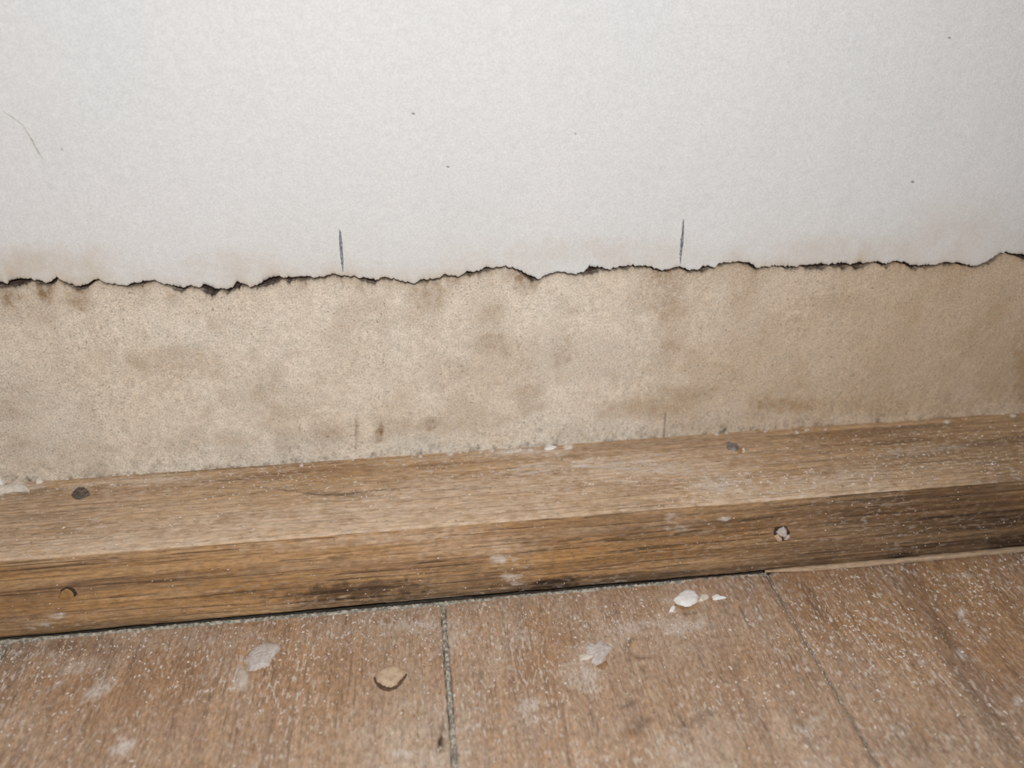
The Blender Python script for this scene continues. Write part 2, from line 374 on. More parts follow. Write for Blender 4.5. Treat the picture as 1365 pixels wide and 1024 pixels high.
char += strokes('wall', X, Z, [([(400,566),(399,577)],1.0,.35),([(475,560),(474,600)],1.0,.30),([(887,552),(885,575)],1.3,.55),([(885,578),(884,584)],1.8,.6),([(966,572),(958,577)],2.5,.6),([(455,372),(458,385)],1.0,.35),([(37,636),(41,641)],2.5,.5),([(387,597),(386,603)],1.2,.4)])
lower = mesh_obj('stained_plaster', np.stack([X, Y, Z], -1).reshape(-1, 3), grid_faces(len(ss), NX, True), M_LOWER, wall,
                 attrs={'stain_shade': np.clip(stain_shade*(1-0.5*pale), 0, 1), 'olive': np.clip(olive, 0, 1), 'pale': np.clip(pale, 0, 1), 'char': np.clip(char, 0, 1)})
lower['label'] = 'beige stained plaster below the dark ragged crack'

def ribbon(name, surface, pts, widths, mat, parent, lift=0.00035, n=60, seed=0):
    """a thin irregular mark drawn on the wall"""
    P = np.array([uv(surface, *p) for p in pts]); s = np.linspace(0, 1, len(pts)); q = np.linspace(0, 1, n)
    k = np.linalg.norm(uv(surface, pts[0][0]+1, pts[0][1])-P[0])
    U = np.interp(q, s, P[:, 0]); V = np.interp(q, s, P[:, 1])
    w = np.interp(q, np.linspace(0, 1, len(widths)), widths)*k*(0.7+0.6*vnoise(q*40, 0*q, seed))
    U = U+(vnoise(q*22, 0*q, seed+3)-0.5)*0.5*k
    t = np.gradient(np.stack([U, V], -1), axis=0); t /= np.linalg.norm(t, axis=1)[:, None]
    nn = np.stack([-t[:, 1], t[:, 0]], -1)
    rows = []
    for o, l in ((-.5, 0.0), (-.25, lift), (.25, lift), (.5, 0.0)):
        a = np.stack([U, V], -1)+nn*(w*o)[:, None]
        rows.append(np.stack([a[:, 0], np.full(n, D-0.00030-l*0.4), a[:, 1]], -1))
    return mesh_obj(name, np.concatenate(rows), grid_faces(4, n), mat, parent)
p = ribbon('pencil_mark', 'wall', [(453,306),(454.3,325),(456,345),(457,362)], [1.4,3.6,4.2,3.8,2.8,1.0], M_PENCIL, wall, seed=2)
p['label'] = 'short pencil line above the crack, left one'
p = ribbon('pencil_mark', 'wall', [(911,292),(909.5,315),(907.6,335),(906.6,352)], [1.2,2.6,3.8,3.8,2.4,.9], M_PENCIL, wall, seed=5)
p['label'] = 'short pencil line above the crack, right one'
ribbon('hairline_crack', 'wall', [(4,148),(16,155),(30,166),(38,178),(45,190),(50,200),(58,212)], [.6,1.6,1.0,1.6,2.6,2.4,.5], M_HAIR, wall, seed=9)
for q, (px, py) in enumerate([(551,151),(597,222),(1216,242),(83,199),(1265,50),(767,178)]):
    r = [2.6,2.4,2.6,1.5,1.8,1.5][q]
    ribbon('dark_speck', 'wall', [(px-r,py-.3),(px,py),(px+r*.9,py+.8)], [.5,r*1.3,.5], M_SPECK, wall, n=12, seed=q)

# ------------------------------------------------------------------ baseboard
bx = np.arange(XL, XR, 0.0006)
R0 = 0.0022; GAP = 0.0006
prof = []
for y in np.linspace(D+0.002, R0, 92): prof.append((y, H, 0, 1))
for a in np.linspace(0, math.pi/2, 9)[1:-1]: prof.append((R0-R0*math.sin(a), H-R0+R0*math.cos(a), -math.sin(a), math.cos(a)))
for z in np.linspace(H-R0, GAP, 70): prof.append((0.0, z, -1, 0))
for y in np.linspace(0.0006, 0.012, 6): prof.append((y, GAP-0.0002, 0, -1))
prof += [(D-0.002, GAP, 0, -1)]
prof = np.array(prof)
NP, NB = len(prof), len(bx)
X = np.tile(bx, (NP, 1)); Y = np.tile(prof[:, :1], (1, NB)); Z = np.tile(prof[:, 1:2], (1, NB))
ny, nz = prof[:, 2:3], prof[:, 3:4]
istop = (nz > 0.5)*np.ones_like(X); isfr = (ny < -0.5)*np.ones_like(X)
arc = np.cumsum(np.concatenate([[0], np.hypot(np.diff(prof[:, 0]), np.diff(prof[:, 1]))]))[:, None]*np.ones_like(X)
rel = (fbm(X*14, arc*300, 201, 4)-0.5)*0.00055 + (fbm(X*6, arc*30, 202, 3)-0.5)*0.0012
pore = sm(.60, .74, fbm(X*38, arc*1100, 203, 2))
rel -= pore*0.00035
lip = strokes('top', X, Y, [([(742,606),(752,614),(770,618),(790,616),(800,611)],2.2,1.0),([(648,627),(690,633),(760,624),(860,607)],1.5,.6)])
rel -= np.where(istop > 0, lip*0.0010, 0)
edgewear = np.exp(-((arc-arc[NP-78])/0.004)**2)
rel -= edgewear*0.0007*fbm(X*60, arc*100, 205, 3)
Y += ny*rel; Z += nz*rel
botm = sm(0.006, 0.0, prof[:, 1:2])*isfr
Z += botm*((fbm(X*50, 0*X, 210, 4)-0.5)*0.0011)
Zs, Ys = np.where(isfr > 0, Z, H), np.where(istop > 0, Y, 0)
dust_shade_t = 0.34+0.22*sm(.3, .75, fbm(X*9, Y*30, 221, 4)) + 0.30*np.exp(-Y/0.016)*sm(.2, .6, fbm(X*18, Y*90, 220, 4))
dust_shade_t -= 0.30*np.exp(-np.abs(Y-0.050)/0.010)*sm(.3, .6, fbm(X*14, Y*60, 224, 3))
dust_shade_t += blobs('top', X, Y, [(840,625,130,18,.45,-5),(960,650,70,22,.5),(720,604,50,6,.6),(1150,640,160,22,.25,-5),(520,685,260,22,.65,-5),(600,655,200,22,.45,-5),(230,710,200,20,.35,-5),(150,645,100,8,.35,-5),(660,640,60,10,.3),(600,610,120,5,.4,-4)], 230)
dust_shade_t += strokes('top', X, Y, [([(660,632),(700,622),(760,620),(830,625),(910,632)],2.2,.55),([(850,610),(905,604)],2.0,.5),([(830,620),(860,616),(910,606)],1.6,.4),([(870,628),(930,634)],2.2,.6),([(680,636),(720,628),(790,612)],1.2,.4)])
dust_shade_t *= 1-0.45*sm(.10, .26, X)  # dust thinned rightwards, painting in the darker lit right end
dark_t = 0.10*sm(.12, .28, X)+blobs('top', X, Y, [(40,655,60,6,.22,-6),(450,658,60,4,.35,3),(620,650,60,5,.18,-4),(1300,595,120,7,.35,-7),(1180,575,120,6,.35,-5),(60,690,80,5,.20,-5),(880,590,120,6,.20,-5),(1340,620,60,30,.22),(760,608,26,4,.3)], 240)  # rightward darkening paints in the shade at that end; the rest is grain
dark_t += strokes('top', X, Y, [([(345,648),(395,655),(430,660),(455,659),(500,654),(560,648)],1.8,.45),([(240,648),(330,652),(345,648)],1.6,.3),([(0,690),(120,678),(240,668),(300,660)],1.6,.35),([(0,728),(150,716)],1.2,.35),([(60,706),(160,696)],1.2,.3),([(655,638),(705,628)],1.2,.4),([(180,706),(350,692)],1.1,.25)])
gold_f = 0.10+0.75*sm(.35, .7, fbm(X*9, Z*120, 250, 4))*sm(.20, .02, X)
dust_f = 0.10*sm(.4, .7, fbm(X*14, Z*130, 251, 4)) + blobs('front', X, Z, [(500,718,190,9,.6,-5),(620,730,110,16,.45,-5),(780,708,60,6,.3,-5)], 259) + blobs('front', X, Z, [(665,745,16,8,.75),(680,772,16,5,.6),(75,822,16,6,.55),(50,830,30,4,.4),(900,700,50,8,.35,-4),(965,692,10,3,.7,-8),(570,715,80,6,.35,-5),(925,710,40,4,.45,-5),(1180,665,60,8,.25),(250,790,120,6,.25,-4),(1120,700,90,18,.15),(690,732,60,10,.25)], 260)
dark_f = 0.16*sm(-.02, .14, X)+0.42*sm(.11, .26, X)+0.28*sm(.45, .75, fbm(X*10, Z*140, 275, 4)) + 0.5*sm(0.010, 0.002, Z)*sm(.25, .6, fbm(X*20, Z*60, 270, 4)) + blobs('front', X, Z, [(470,788,120,13,.85,-4),(740,777,36,9,.6,-8),(640,775,60,9,.45,-4),(450,745,14,4,.5),(1330,705,70,24,.22),(1250,705,130,26,.18,-6),(1140,690,80,12,.22,-5),(730,725,60,12,.2),(200,770,160,8,.30,-5),(330,790,120,8,.35,-5),(40,800,60,18,.22),(1080,730,120,12,.22,-5),(880,735,90,14,.22,-4)], 280)  # darkening towards the right end is painted shade, beside real stains
dark_f += strokes('front', X, Z, [([(0,790),(90,782),(200,776),(310,766)],1.5,.45),([(90,750),(240,742),(350,733)],1.2,.4),([(340,752),(420,748),(470,740)],1.2,.35),([(690,738),(760,727),(850,712),(950,700),(1030,690)],1.4,.4),([(780,690),(860,682),(950,675)],1.6,.45),([(745,722),(775,719)],2.0,.5),([(690,694),(730,692)],1.6,.4),([(210,800),(340,788)],1.4,.4),([(900,712),(935,707)],2.0,.5),([(1060,705),(1200,695),(1365,680)],1.3,.3),([(0,812),(160,800)],1.4,.35),([(540,768),(640,757)],1.2,.35)])
white_t = blobs('top', X, Y, [(850,622,110,9,.45,3),(960,645,40,12,.5),(700,603,50,5,.7),(730,625,60,5,.35,-6),(1100,640,80,10,.25,-5),(1230,600,60,6,.3,-5),(200,640,90,5,.3,-4),(30,648,40,6,.5,-4)], 240, 0.8)
white_t += strokes('top', X, Y, [([(660,632),(700,622),(760,620),(830,625),(910,632)],1.6,.8),([(850,610),(905,604)],1.6,.7),([(830,620),(860,616),(910,606)],1.2,.6),([(870,628),(930,634)],1.8,.9),([(680,636),(720,628),(790,612)],1.0,.6),([(690,622),(740,616)],1.4,.6),([(900,640),(960,655)],1.4,.5)])
white_f = blobs('front', X, Z, [(665,745,14,5,.8),(682,770,12,4,.7),(690,778,8,3,.6),(78,820,9,4,.8),(60,832,12,3,.5),(965,692,8,2.5,.9),(905,705,16,3,.35),(900,690,12,6,.3),(40,836,10,3,.4),(1180,672,30,4,.2)], 243, 0.9)
fle = np.where(istop > 0, 0.30+0.45*sm(.4, .7, fbm(X*26, Y*60, 290, 3))+0.6*blobs('top', X, Y, [(850,625,160,24,1.0,-5),(1000,650,120,30,.9),(160,645,120,16,.9,-5),(1150,620,200,40,.8,-5),(640,610,120,14,.8)], 291),
               0.12+0.20*sm(.4, .7, fbm(X*26, Z*60, 292, 3))+0.30*blobs('front', X, Z, [(680,760,40,30,1.0),(920,715,80,30,.8),(480,800,200,12,.8,-4),(1180,690,120,40,.6),(80,825,70,12,.9)], 293))
A = lambda t, f: np.clip(np.where(istop > 0, t, np.where(isfr > 0, f, 0.2)), 0, 1)
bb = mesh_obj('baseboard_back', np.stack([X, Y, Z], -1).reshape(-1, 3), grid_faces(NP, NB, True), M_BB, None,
              attrs={'dust': A(dust_shade_t, dust_f), 'dark': A(dark_t, dark_f), 'gold': A(0.0*X+0.1, gold_f), 'white': A(white_t, white_f), 'fleck': np.clip(fle, 0, 1)})
bb['kind'] = 'structure'
# backing of the baseboard so that the gap below it is closed
def lump(name, surface, outline, height, mat, parent=None, dome=0.5, rough=0.35, rings=6, n=40, sink=0.0008, seed=0, dish=0.0, freq=900):
    """an irregular low piece with real thickness: outline in photograph points on a surface, raised off it"""
    P = np.array([uv(surface, *p) for p in outline])
    c = P.mean(0); P = np.vstack([P, P[:1]])
    seg = np.concatenate([[0], np.cumsum(np.linalg.norm(np.diff(P, axis=0), axis=1))]); q = np.linspace(0, seg[-1], n, endpoint=False)
    O = np.stack([np.interp(q, seg, P[:, 0]), np.interp(q, seg, P[:, 1])], -1)
    r = np.linalg.norm(P-c, axis=1).mean()
    O += (np.stack([fbm(O[:, 0]*1500, O[:, 1]*1500, seed+1, 3), fbm(O[:, 0]*1500, O[:, 1]*1500, seed+2, 3)], -1)-0.5)*r*0.14
    base = {'wall': D, 'front': 0.0, 'top': H, 'floor': 0.0}[surface]
    vs = []
    for k in (-2, -1, *range(rings)):
        f = (1.0, 0.985, 0.95, 0.88, 0.74, 0.55, 0.3, 0.15)[k if k > 0 else 0] if rings == 6 else 1-max(k, 0)/rings
        pts = c+(O-c)*(f*1.04 if k == -2 else f)
        h = -sink if k == -2 else height*(0.06+0.94*(1-f**(2+7*(1-dome))))
        if k >= 0: h = h-dish*math.exp(-(f/0.45)**2)*height
        hh = np.full(n, h)
        if k >= -1: hh = hh+(fbm(pts[:, 0]*freq, pts[:, 1]*freq, seed+5, 3)-0.5)*2*rough*height*min(1, 0.2+3*(1-f))
        vs.append(np.column_stack([pts, hh]))
    hc = height*(1-dish)
    vs.append(np.array([[c[0], c[1], hc]]))
    L = np.concatenate(vs)
    a, b, h = L[:, 0], L[:, 1], L[:, 2]
    V = np.column_stack([a, b, base+h]) if surface in ('top', 'floor') else np.column_stack([a, base-h, b])
    faces = []
    nr = rings+2
    for k in range(nr-1):
        for i in range(n):
            j = (i+1) % n
            faces.append((k*n+i, k*n+j, (k+1)*n+j, (k+1)*n+i))
    for i in range(n): faces.append(((nr-1)*n+i, (nr-1)*n+(i+1) % n, nr*n))
    o = mesh_obj(name, V, faces, mat, parent)
    bm = bmesh.new(); bm.from_mesh(o.data); bmesh.ops.recalc_face_normals(bm, faces=bm.faces); bm.to_mesh(o.data); bm.free()
    return o
def oval(cx, cy, rx, ry, n=14, tilt=0, jit=0.0, seed=0):
    r = random.Random(seed); t = math.radians(tilt); out = []
    for i in range(n):
        a = 2*math.pi*i/n; k = 1+jit*(r.random()-.5)*2
        u, v = rx*k*math.cos(a), ry*k*math.sin(a)
        out.append((cx+u*math.cos(t)-v*math.sin(t), cy+u*math.sin(t)+v*math.cos(t)))
    return out
o = lump('nail', 'top', [(96,660),(98,655),(104,650),(112,650),(118,654),(120,659),(114,663),(106,666),(99,665)], 0.0012, M_NAIL, bb, 0.5, 0.4, seed=3)
o['label'] = 'dark rusty nail head sunk in the top left of the baseboard'
o = lump('nail', 'top', [(968,591),(971,589),(976,592),(983,593),(985,597),(982,603),(975,602),(969,600)], 0.0012, M_NAIL2, bb, 0.4, 0.5, seed=7)
o['label'] = 'grey nail head sunk in the top right of the baseboard'
lump('chip', 'top', [(983,598),(988,598),(990,602),(986,605),(983,603)], 0.0008, M_OCHRE, bb, seed=8)['label'] = 'yellowish chip beside the grey nail head'
lump('splinter', 'top', [(989,600),(991,599),(993,602),(991,604)], 0.0012, M_WHITE, bb, seed=8)['label'] = 'white splinter by the nail'
# plugged nail hole at the left of the front: a plug over a dark crescent that paints in its shadow
lump('rim_shade', 'front', [(80,792),(82,785),(88,781),(95,782),(101,787),(104,792),(99,796),(90,798),(83,797)], 0.00025, M_VOID, bb, 0.1, 0.2, seed=12)
lump('wood_plug', 'front', [(77,797),(81,789),(88,784),(95,786),(99,791),(99,796),(92,799),(84,800)], 0.0007, M_OCHRE, bb, 0.3, 0.3, seed=13)['label'] = 'ochre wood plug in the baseboard front'
lump('rim_shade', 'front', [(1031,709),(1033,705),(1042,702),(1049,704),(1053,709),(1052,716),(1047,720),(1040,722),(1033,718)], 0.00025, M_VOID, bb, 0.1, 0.2, seed=14)  # dark disc painted as the shade inside the hole
lump('plaster_plug', 'front', [(1034,709),(1039,704),(1044,702),(1048,705),(1048,711),(1044,715),(1038,712)], 0.0028, M_GREYP, bb, 0.5, 0.25, seed=15)['label'] = 'pale plaster lump in the right nail hole'
lump('plaster_plug', 'front', [(1032,714),(1037,711),(1041,714),(1041,718),(1036,720),(1032,718)], 0.0026, M_PLUG, bb, 0.6, 0.2, seed=16)['label'] = 'tan plug below the pale lump'
lump('splinter', 'front', [(1045,716),(1051,712),(1053,714),(1048,720),(1044,719)], 0.0010, M_GREYP, bb, seed=17)

# ------------------------------------------------------------------ floor: subfloor slab, planks, dirt in the joints
YN, YF = -0.46, -0.0007                                    # planks run from the near side to under the baseboard
floor = mesh_obj('floor', [(XL-.02, YN-.02, -.022), (XR+.02, YN-.02, -.022), (XR+.02, D+.06, -.022), (XL-.02, D+.06, -.022),
                           (XL-.02, YN-.02, -.006), (XR+.02, YN-.02, -.006), (XR+.02, D+.06, -.006), (XL-.02, D+.06, -.006)],
                 [(3, 2, 1, 0), (4, 5, 6, 7), (0, 1, 5, 4), (1, 2, 6, 5), (2, 3, 7, 6), (3, 0, 4, 7)], M_SUB, None, False)
floor['kind'] = 'structure'
J0 = on('floor', 10, 853)[0]; J1 = 0.0035; J2 = 0.1541
JW = {J0: 0.0018, J1: 0.0022, J2: 0.0013}
edges = [XL, J0-0.17, J0, J1, J2, J2+0.19, XR]
DUST_F = [(130,922,26,13,.85,-25),(165,996,24,15,.75,-30),(100,880,110,28,.35),(250,850,200,26,.45),(320,902,16,24,.7),(300,890,40,20,.4),(705,940,24,18,.65),(705,985,20,22,.45),(720,955,30,50,.35,10),(590,850,40,40,.5),(560,835,70,14,.65),(640,880,40,50,.4),(690,960,60,60,.3),
          (780,885,36,40,.6,20),(820,850,40,30,.55),(900,830,50,16,.75),(925,835,24,10,.8),(860,800,60,14,.45),(1283,815,9,13,.75,20),(1270,790,40,22,.35),(1285,770,60,14,.4),(1090,850,60,80,.25,50),(1050,960,60,50,.4),(1080,965,30,10,.6,-20),(1190,970,14,6,.6,15),(1280,880,24,16,.5,30),(1355,935,16,10,.6),
          (1235,875,14,10,.55),(560,1005,36,14,.55),(540,1000,20,10,.4),(330,935,30,40,.3),(1130,800,80,30,.3,50),(870,985,30,40,.3,30),(910,900,120,80,.28),(480,840,100,20,.4),(30,960,50,40,.4,-40),(60,990,60,30,.35),(880,990,10,20,.55,20)]
DARK_F = [(586,990,6,12,.6),(1060,960,60,10,.22,60),(90,860,80,10,.25),(20,870,24,12,.35),(850,970,10,30,.35,60),(930,960,8,40,.3,60),(835,942,5,14,.5,70),(640,900,4,12,.3),(920,818,20,2,.5,-6),(1085,800,30,8,.3,60),(1220,985,60,30,.2),(60,945,6,3,.5),(740,940,5,16,.4,80)]
DARK_S = [([(1205,745),(1222,780),(1245,820),(1262,850)],13,.34),([(1262,850),(1285,890),(1310,930),(1340,990),(1365,1030)],18,.24),([(1150,1005),(1200,1040)],5,.3),
          ([(270,955),(284,915),(290,890)],1.3,.5),([(250,1000),(262,960)],1.5,.4),([(735,900),(745,935),(755,975)],1.6,.35),([(850,880),(862,905)],2.0,.55),([(905,955),(925,990),(945,1030)],2.2,.4),([(1110,830),(1125,860)],1.4,.3),([(985,810),(1000,838)],1.6,.5),([(1045,860),(1075,920)],2,.3),([(950,980),(965,1015)],1.8,.45),([(346,945),(352,930)],1.6,.5),([(300,1000),(318,950)],1.3,.3),([(590,965),(586,995)],2.6,.5),([(675,895),(690,940)],1.3,.3)]
GOLD_F = [(1290,780,90,60,.9,40),(1340,850,60,60,.6),(1240,830,60,90,.35,50),(640,850,30,40,.5),(760,820,40,30,.35),(1240,960,40,40,.35),(470,960,120,60,.3)]
RED_W = None
planks = []
for i in range(-1, 5):
    a, b = edges[i+1], edges[i+2]
    a2 = a+JW.get(a, 0.0012)/2; b2 = b-JW.get(b, 0.0012)/2
    st = 0.0010 if i in (1, 2, 3) else 0.003
    nx = int((b2-a2)/st)+1; nyy = int((YF-YN)/st)+1
    gx, gy = np.meshgrid(np.linspace(a2, b2, nx), np.linspace(YN, YF, nyy), indexing='xy')
    ragl = (fbm(gy*500, 0*gy+i, 301+i, 4, .65)-.5)*0.0011; ragr = (fbm(gy*500, 0*gy+i+5, 311+i, 4, .65)-.5)*0.0011
    tx = (gx-a2)/(b2-a2)
    gxx = gx+ragl*np.exp(-(gx-a2)/0.003)+ragr*np.exp(-(b2-gx)/0.003)
    gz_ = (fbm(gx*260, gy*14, 320+i, 4)-.5)*0.0007+(fbm(gx*40, gy*12, 330+i, 3)-.5)*0.0012+(fbm(gx*700, gy*60, 340+i, 2)-.5)*0.0003
    gz_ -= 0.0007*(np.exp(-(gx-a2)/0.0012)+np.exp(-(b2-gx)/0.0012)) + (0.0003 if i % 2 else 0.0)
    ring = np.zeros_like(gx)
    if i == 2:
        c = uv('floor', 857, 862); rr = np.hypot((gx-c[0])/0.0062, (gy-c[1])/0.0062)
        ang = np.arctan2(gy-c[1], gx-c[0])
        ring = np.exp(-((rr-1)/0.16)**2)*sm(-.3, .5, np.cos(ang-math.radians(200)))
        gz_ -= ring*0.0009
    dfl = 0.12+0.34*sm(.42, .72, fbm(gx*22, gy*14, 350, 4))+0.20*sm(-.02, -.10, gy)
    dfl = np.maximum(dfl, blobs('floor', gx, gy, DUST_F, 360))
    dfl *= 1-0.75*sm(0.12, 0.21, gx)*sm(-.20, -.05, gy)
    wht = blobs('floor', gx, gy, [(130,922,14,6,.8,-25),(140,915,20,12,.4,-25),(165,994,16,8,.75,-30),(320,902,10,14,.45),(705,940,12,8,.6),(700,960,14,18,.35),(1283,815,6,9,.8,20),(1287,826,10,4,.6),(1310,850,8,5,.4),(1283,873,12,5,.6,30),(1190,970,9,3,.7,15),(1357,935,10,6,.7),(540,1003,26,6,.55),(600,836,12,10,.5),(560,832,60,6,.4),(610,850,14,14,.4),(930,832,16,8,.7),(890,800,10,5,.6),(1230,880,8,6,.4),(1070,975,14,4,.5,-20),(1082,960,4,9,.4,60),(105,890,30,9,.4,-10),(70,915,24,6,.35,-30),(880,990,5,10,.5,20),(845,835,30,8,.5,-10),(780,905,26,16,.5,20),(900,838,26,7,.5),(700,850,20,14,.3),(1290,768,30,4,.35)], 365, 0.9)
    drk = blobs('floor', gx, gy, DARK_F, 370)+strokes('floor', gx, gy, DARK_S)+ring*0.5
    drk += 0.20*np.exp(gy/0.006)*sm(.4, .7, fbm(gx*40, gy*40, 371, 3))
    gld = blobs('floor', gx, gy, GOLD_F, 380) + 0.4*sm(.45, .7, fbm(gx*35, gy*25, 381, 4))*sm(-.10, -.01, gy)
    flk = 0.40+0.75*sm(.36, .62, fbm(gx*40, gy*30, 390, 3))*np.exp(np.minimum(gy+0.02, 0)/0.10)
    V = np.stack([gxx, gy, gz_], -1).reshape(-1, 3)
    Fc = grid_faces(nyy, nx)
    # closed sides and underside
    per = np.concatenate([np.arange(nx), np.arange(1, nyy)*nx+nx-1, (nyy-1)*nx+np.arange(nx-2, -1, -1), np.arange(nyy-2, 0, -1)*nx])
    Vb = V[per].copy(); Vb[:, 2] = -0.0058
    n0 = len(V); k = len(per); ii = np.arange(k); jj = (ii+1) % k
    side = np.stack([per[ii], n0+ii, n0+jj, per[jj]], -1)
    att = {}
    for nm, arr in (('dust', dfl), ('dark', drk), ('gold', gld), ('white', wht), ('fleck', flk)):
        f = np.clip(arr, 0, 1).ravel(); att[nm] = np.concatenate([f, np.zeros(k)])
    pl = mesh_obj('floor_plank', np.concatenate([V, Vb]), np.concatenate([Fc, side]), M_FLOOR, floor, attrs=att)
    planks.append(pl)
def dirt_strip(name, path, width, z, hgt, seed, n, parent):
    """crumbly line of dirt: path is a list of world xy"""
    P = np.array(path); s = np.linspace(0, 1, len(P)); q = np.linspace(0, 1, n)
    C = np.stack([np.interp(q, s, P[:, 0]), np.interp(q, s, P[:, 1])], -1)
    t = np.gradient(C, axis=0); t /= np.linalg.norm(t, axis=1)[:, None]; nn = np.stack([-t[:, 1], t[:, 0]], -1)
    L = q*np.linalg.norm(P[-1]-P[0])
    rows = []; m = 9
    for k in range(m):
        u = k/(m-1)*2-1
        w = width*(0.75+0.7*(fbm(L*160, 0*L+k*0.2, seed, 3)-.2))
        e = C+nn*(u*w/2)[:, None]
        hh = hgt*(1-u**4)*(0.15+1.7*fbm(L*900, np.full(n, u*1.6), seed+3, 3))
        if abs(u) == 1: hh = hh*0-0.0006
        rows.append(np.column_stack([e, z+hh]))
    return mesh_obj(name, np.concatenate(rows), grid_faces(m, n, True), M_DIRT, parent)
for k, (jx, w) in enumerate(((J0, .0022), (J1, .0024), (J2, .0015))):
    o = dirt_strip('joint_dirt', [(jx, YN), (jx+(.0002 if k != 2 else -.0001), -.12), (jx, YF)], w, -0.0014 if k != 2 else -0.0020, 0.0011, 400+k*9, 500, floor)
    o['kind'] = 'stuff'
o = dirt_strip('joint_dirt', [(XL, -.0024), (-.12, -.0018), (0.0, -.0022), (0.08, -.0018), (0.1535, -.0017)], 0.0019, -0.0002, 0.0007, 460, 1400, floor)
o['kind'] = 'stuff'
# raised plug in the middle board's neighbour
lump('rim_shade', 'floor', [(498,904),(503,899),(524,897),(541,898),(543,899),(535,910),(529,917.5),(520,921),(510,919.5),(503,914)], 0.0003, M_PLUG_SHADE, planks[2], 0.1, 0.2, seed=31)  # dark crescent laid below the plug as its painted shadow
o = lump('wood_plug', 'floor', [(500,902),(506,895),(516,889),(528,889),(538,892),(543,897),(535,906),(529,914),(520,918),(509,914),(502,909)], 0.0020, M_PLUG, planks[2], 0.5, 0.3, seed=32, dish=0.55)
o['label'] = 'tan dished wood plug standing proud of the left board'

# ------------------------------------------------------------------ pale wooden strip along the right end of the baseboard
A0 = on('floor', 1021, 767); A1 = on('floor', 1372, 727)
n = 160; q = np.linspace(0, 1, n)
L = q*1.35
cx = A0[0]+(A1[0]-A0[0])*L
w = 0.0024*np.clip(0.35+q*6, 0, 1); th = 0.0016*np.clip(0.5+q*4, 0, 1)
yb = -0.0004-0.0007*np.sin(q*5)*0.5
rows = []
for (u, v) in ((0, 0), (0, .85), (.12, 1), (.88, 1), (1, .85), (1, 0), (0, 0)):
    rows.append(np.column_stack([cx, yb-(1-u)*w, 0.0006+v*th+(fbm(cx*150, 0*cx+u, 500, 3)-.5)*0.0004*(v > 0)]))
V = np.concatenate(rows); f = [tuple(x) for x in grid_faces(7, n)]
f += [tuple(i*n for i in range(6)), tuple((i*n+n-1) for i in range(5, -1, -1))]
o = mesh_obj('wooden_strip', V, f, M_LATH, attrs={'dust': np.full(len(V), .35), 'dark': np.zeros(len(V)), 'gold': np.zeros(len(V)), 'fleck': np.full(len(V), .1)})
bm = bmesh.new(); bm.from_mesh(o.data); bmesh.ops.recalc_face_normals(bm, faces=bm.faces); bm.to_mesh(o.data); bm.free()
tag(rebase(o), 'thin pale wooden strip lying against the foot of the baseboard at right', 'strip')

# ------------------------------------------------------------------ plaster bits
def bit(name, surface, outline, h, mat, label, cat='plaster', group=None, **k):
    return tag(rebase(lump(name, surface, outline, h, mat, sink=0.0004, **k)), label, cat, group)
o = bit('plaster_chunk', 'floor', [(898,800),(904,793),(913,788),(921,788),(928,790),(931,797),(930,803),(923,809),(915,811),(906,808)], 0.0021, M_WHITE, 'bright white plaster chunk, the largest, on the floor near the baseboard', dome=.25, rough=.10, seed=41, n=48)
bit('plaster_crumb', 'floor', [(931,796),(937,793),(944,793),(946,797),(943,800),(936,803),(931,803)], 0.0014, M_CREAM, 'cream plaster crumb touching the right side of the white chunk', dome=.5, rough=.25, seed=42)
bit('plaster_crumb', 'floor', [(948,796),(953,793),(959,795),(963,798),(969,798),(963,799.5),(956,801),(950,801)], 0.0013, M_WHITE, 'small pointed plaster crumb at the tail of the white chunk', dome=.5, rough=.25, seed=43)
bit('fibre_scrap', 'floor', [(899,806),(906,809),(915,811),(924,810),(931,804),(930,808),(921,813),(911,814),(902,810)], 0.0005, M_CHIP, 'torn brown scrap under the near edge of the white chunk', 'scrap', dome=.3, rough=.5, seed=44)
bit('plaster_crumb', 'floor', [(893,811),(898,807),(901,811),(897,816),(892,816)], 0.0012, M_WHITE, 'little white crumb just left of the brown scrap', dome=.5, rough=.3, seed=45)
bit('plaster_patch', 'floor', [(327,880),(333,870),(343,861),(356,857),(372,859),(373,864),(367,871),(362,877),(359,886),(350,889),(340,893),(333,893),(330,887)], 0.0013, M_GREYP, 'flat grey plaster patch stuck on the left floorboard', dome=.25, rough=.35, seed=46, n=56, freq=500)
bit('plaster_patch', 'floor', [(314,900),(320,891),(328,893),(331,901),(328,910),(320,914),(313,909)], 0.0006, M_SMEAR, 'thin pale smear just below the flat grey plaster patch', dome=.3, rough=.5, seed=47)
bit('plaster_flake', 'floor', [(780,862),(786,857),(793,860),(800,853),(806,856),(812,862),(817,864),(811,871),(806,877),(803,884),(796,887),(787,883),(794,879),(786,873),(782,870)], 0.0015, M_GREYP, 'jagged star-shaped pale plaster flake on the middle floorboard', dome=.3, rough=.3, seed=48, n=64)
bit('fibre_scrap', 'floor', [(795,888),(803,884),(809,880),(810,886),(806,892),(799,893)], 0.0006, M_CHIP, 'small brown torn scrap beside the star-shaped flake', 'scrap', dome=.3, rough=.4, seed=49)
bit('plaster_flake', 'floor', [(772,874),(785,872),(793,875),(784,879),(773,881)], 0.0008, M_CREAM, 'narrow curled flake left of the star-shaped flake', dome=.5, rough=.4, seed=50)
bit('plaster_chunk', 'top', [(0,652),(10,650),(18,646),(27,639),(32,640),(37,648),(40,655),(30,655),(15,656),(2,659),(-12,660),(-14,655)], 0.0024, M_CREAM, 'ridged whitish plaster lump on the baseboard at the left edge', dome=.6, rough=.45, seed=51, n=56)
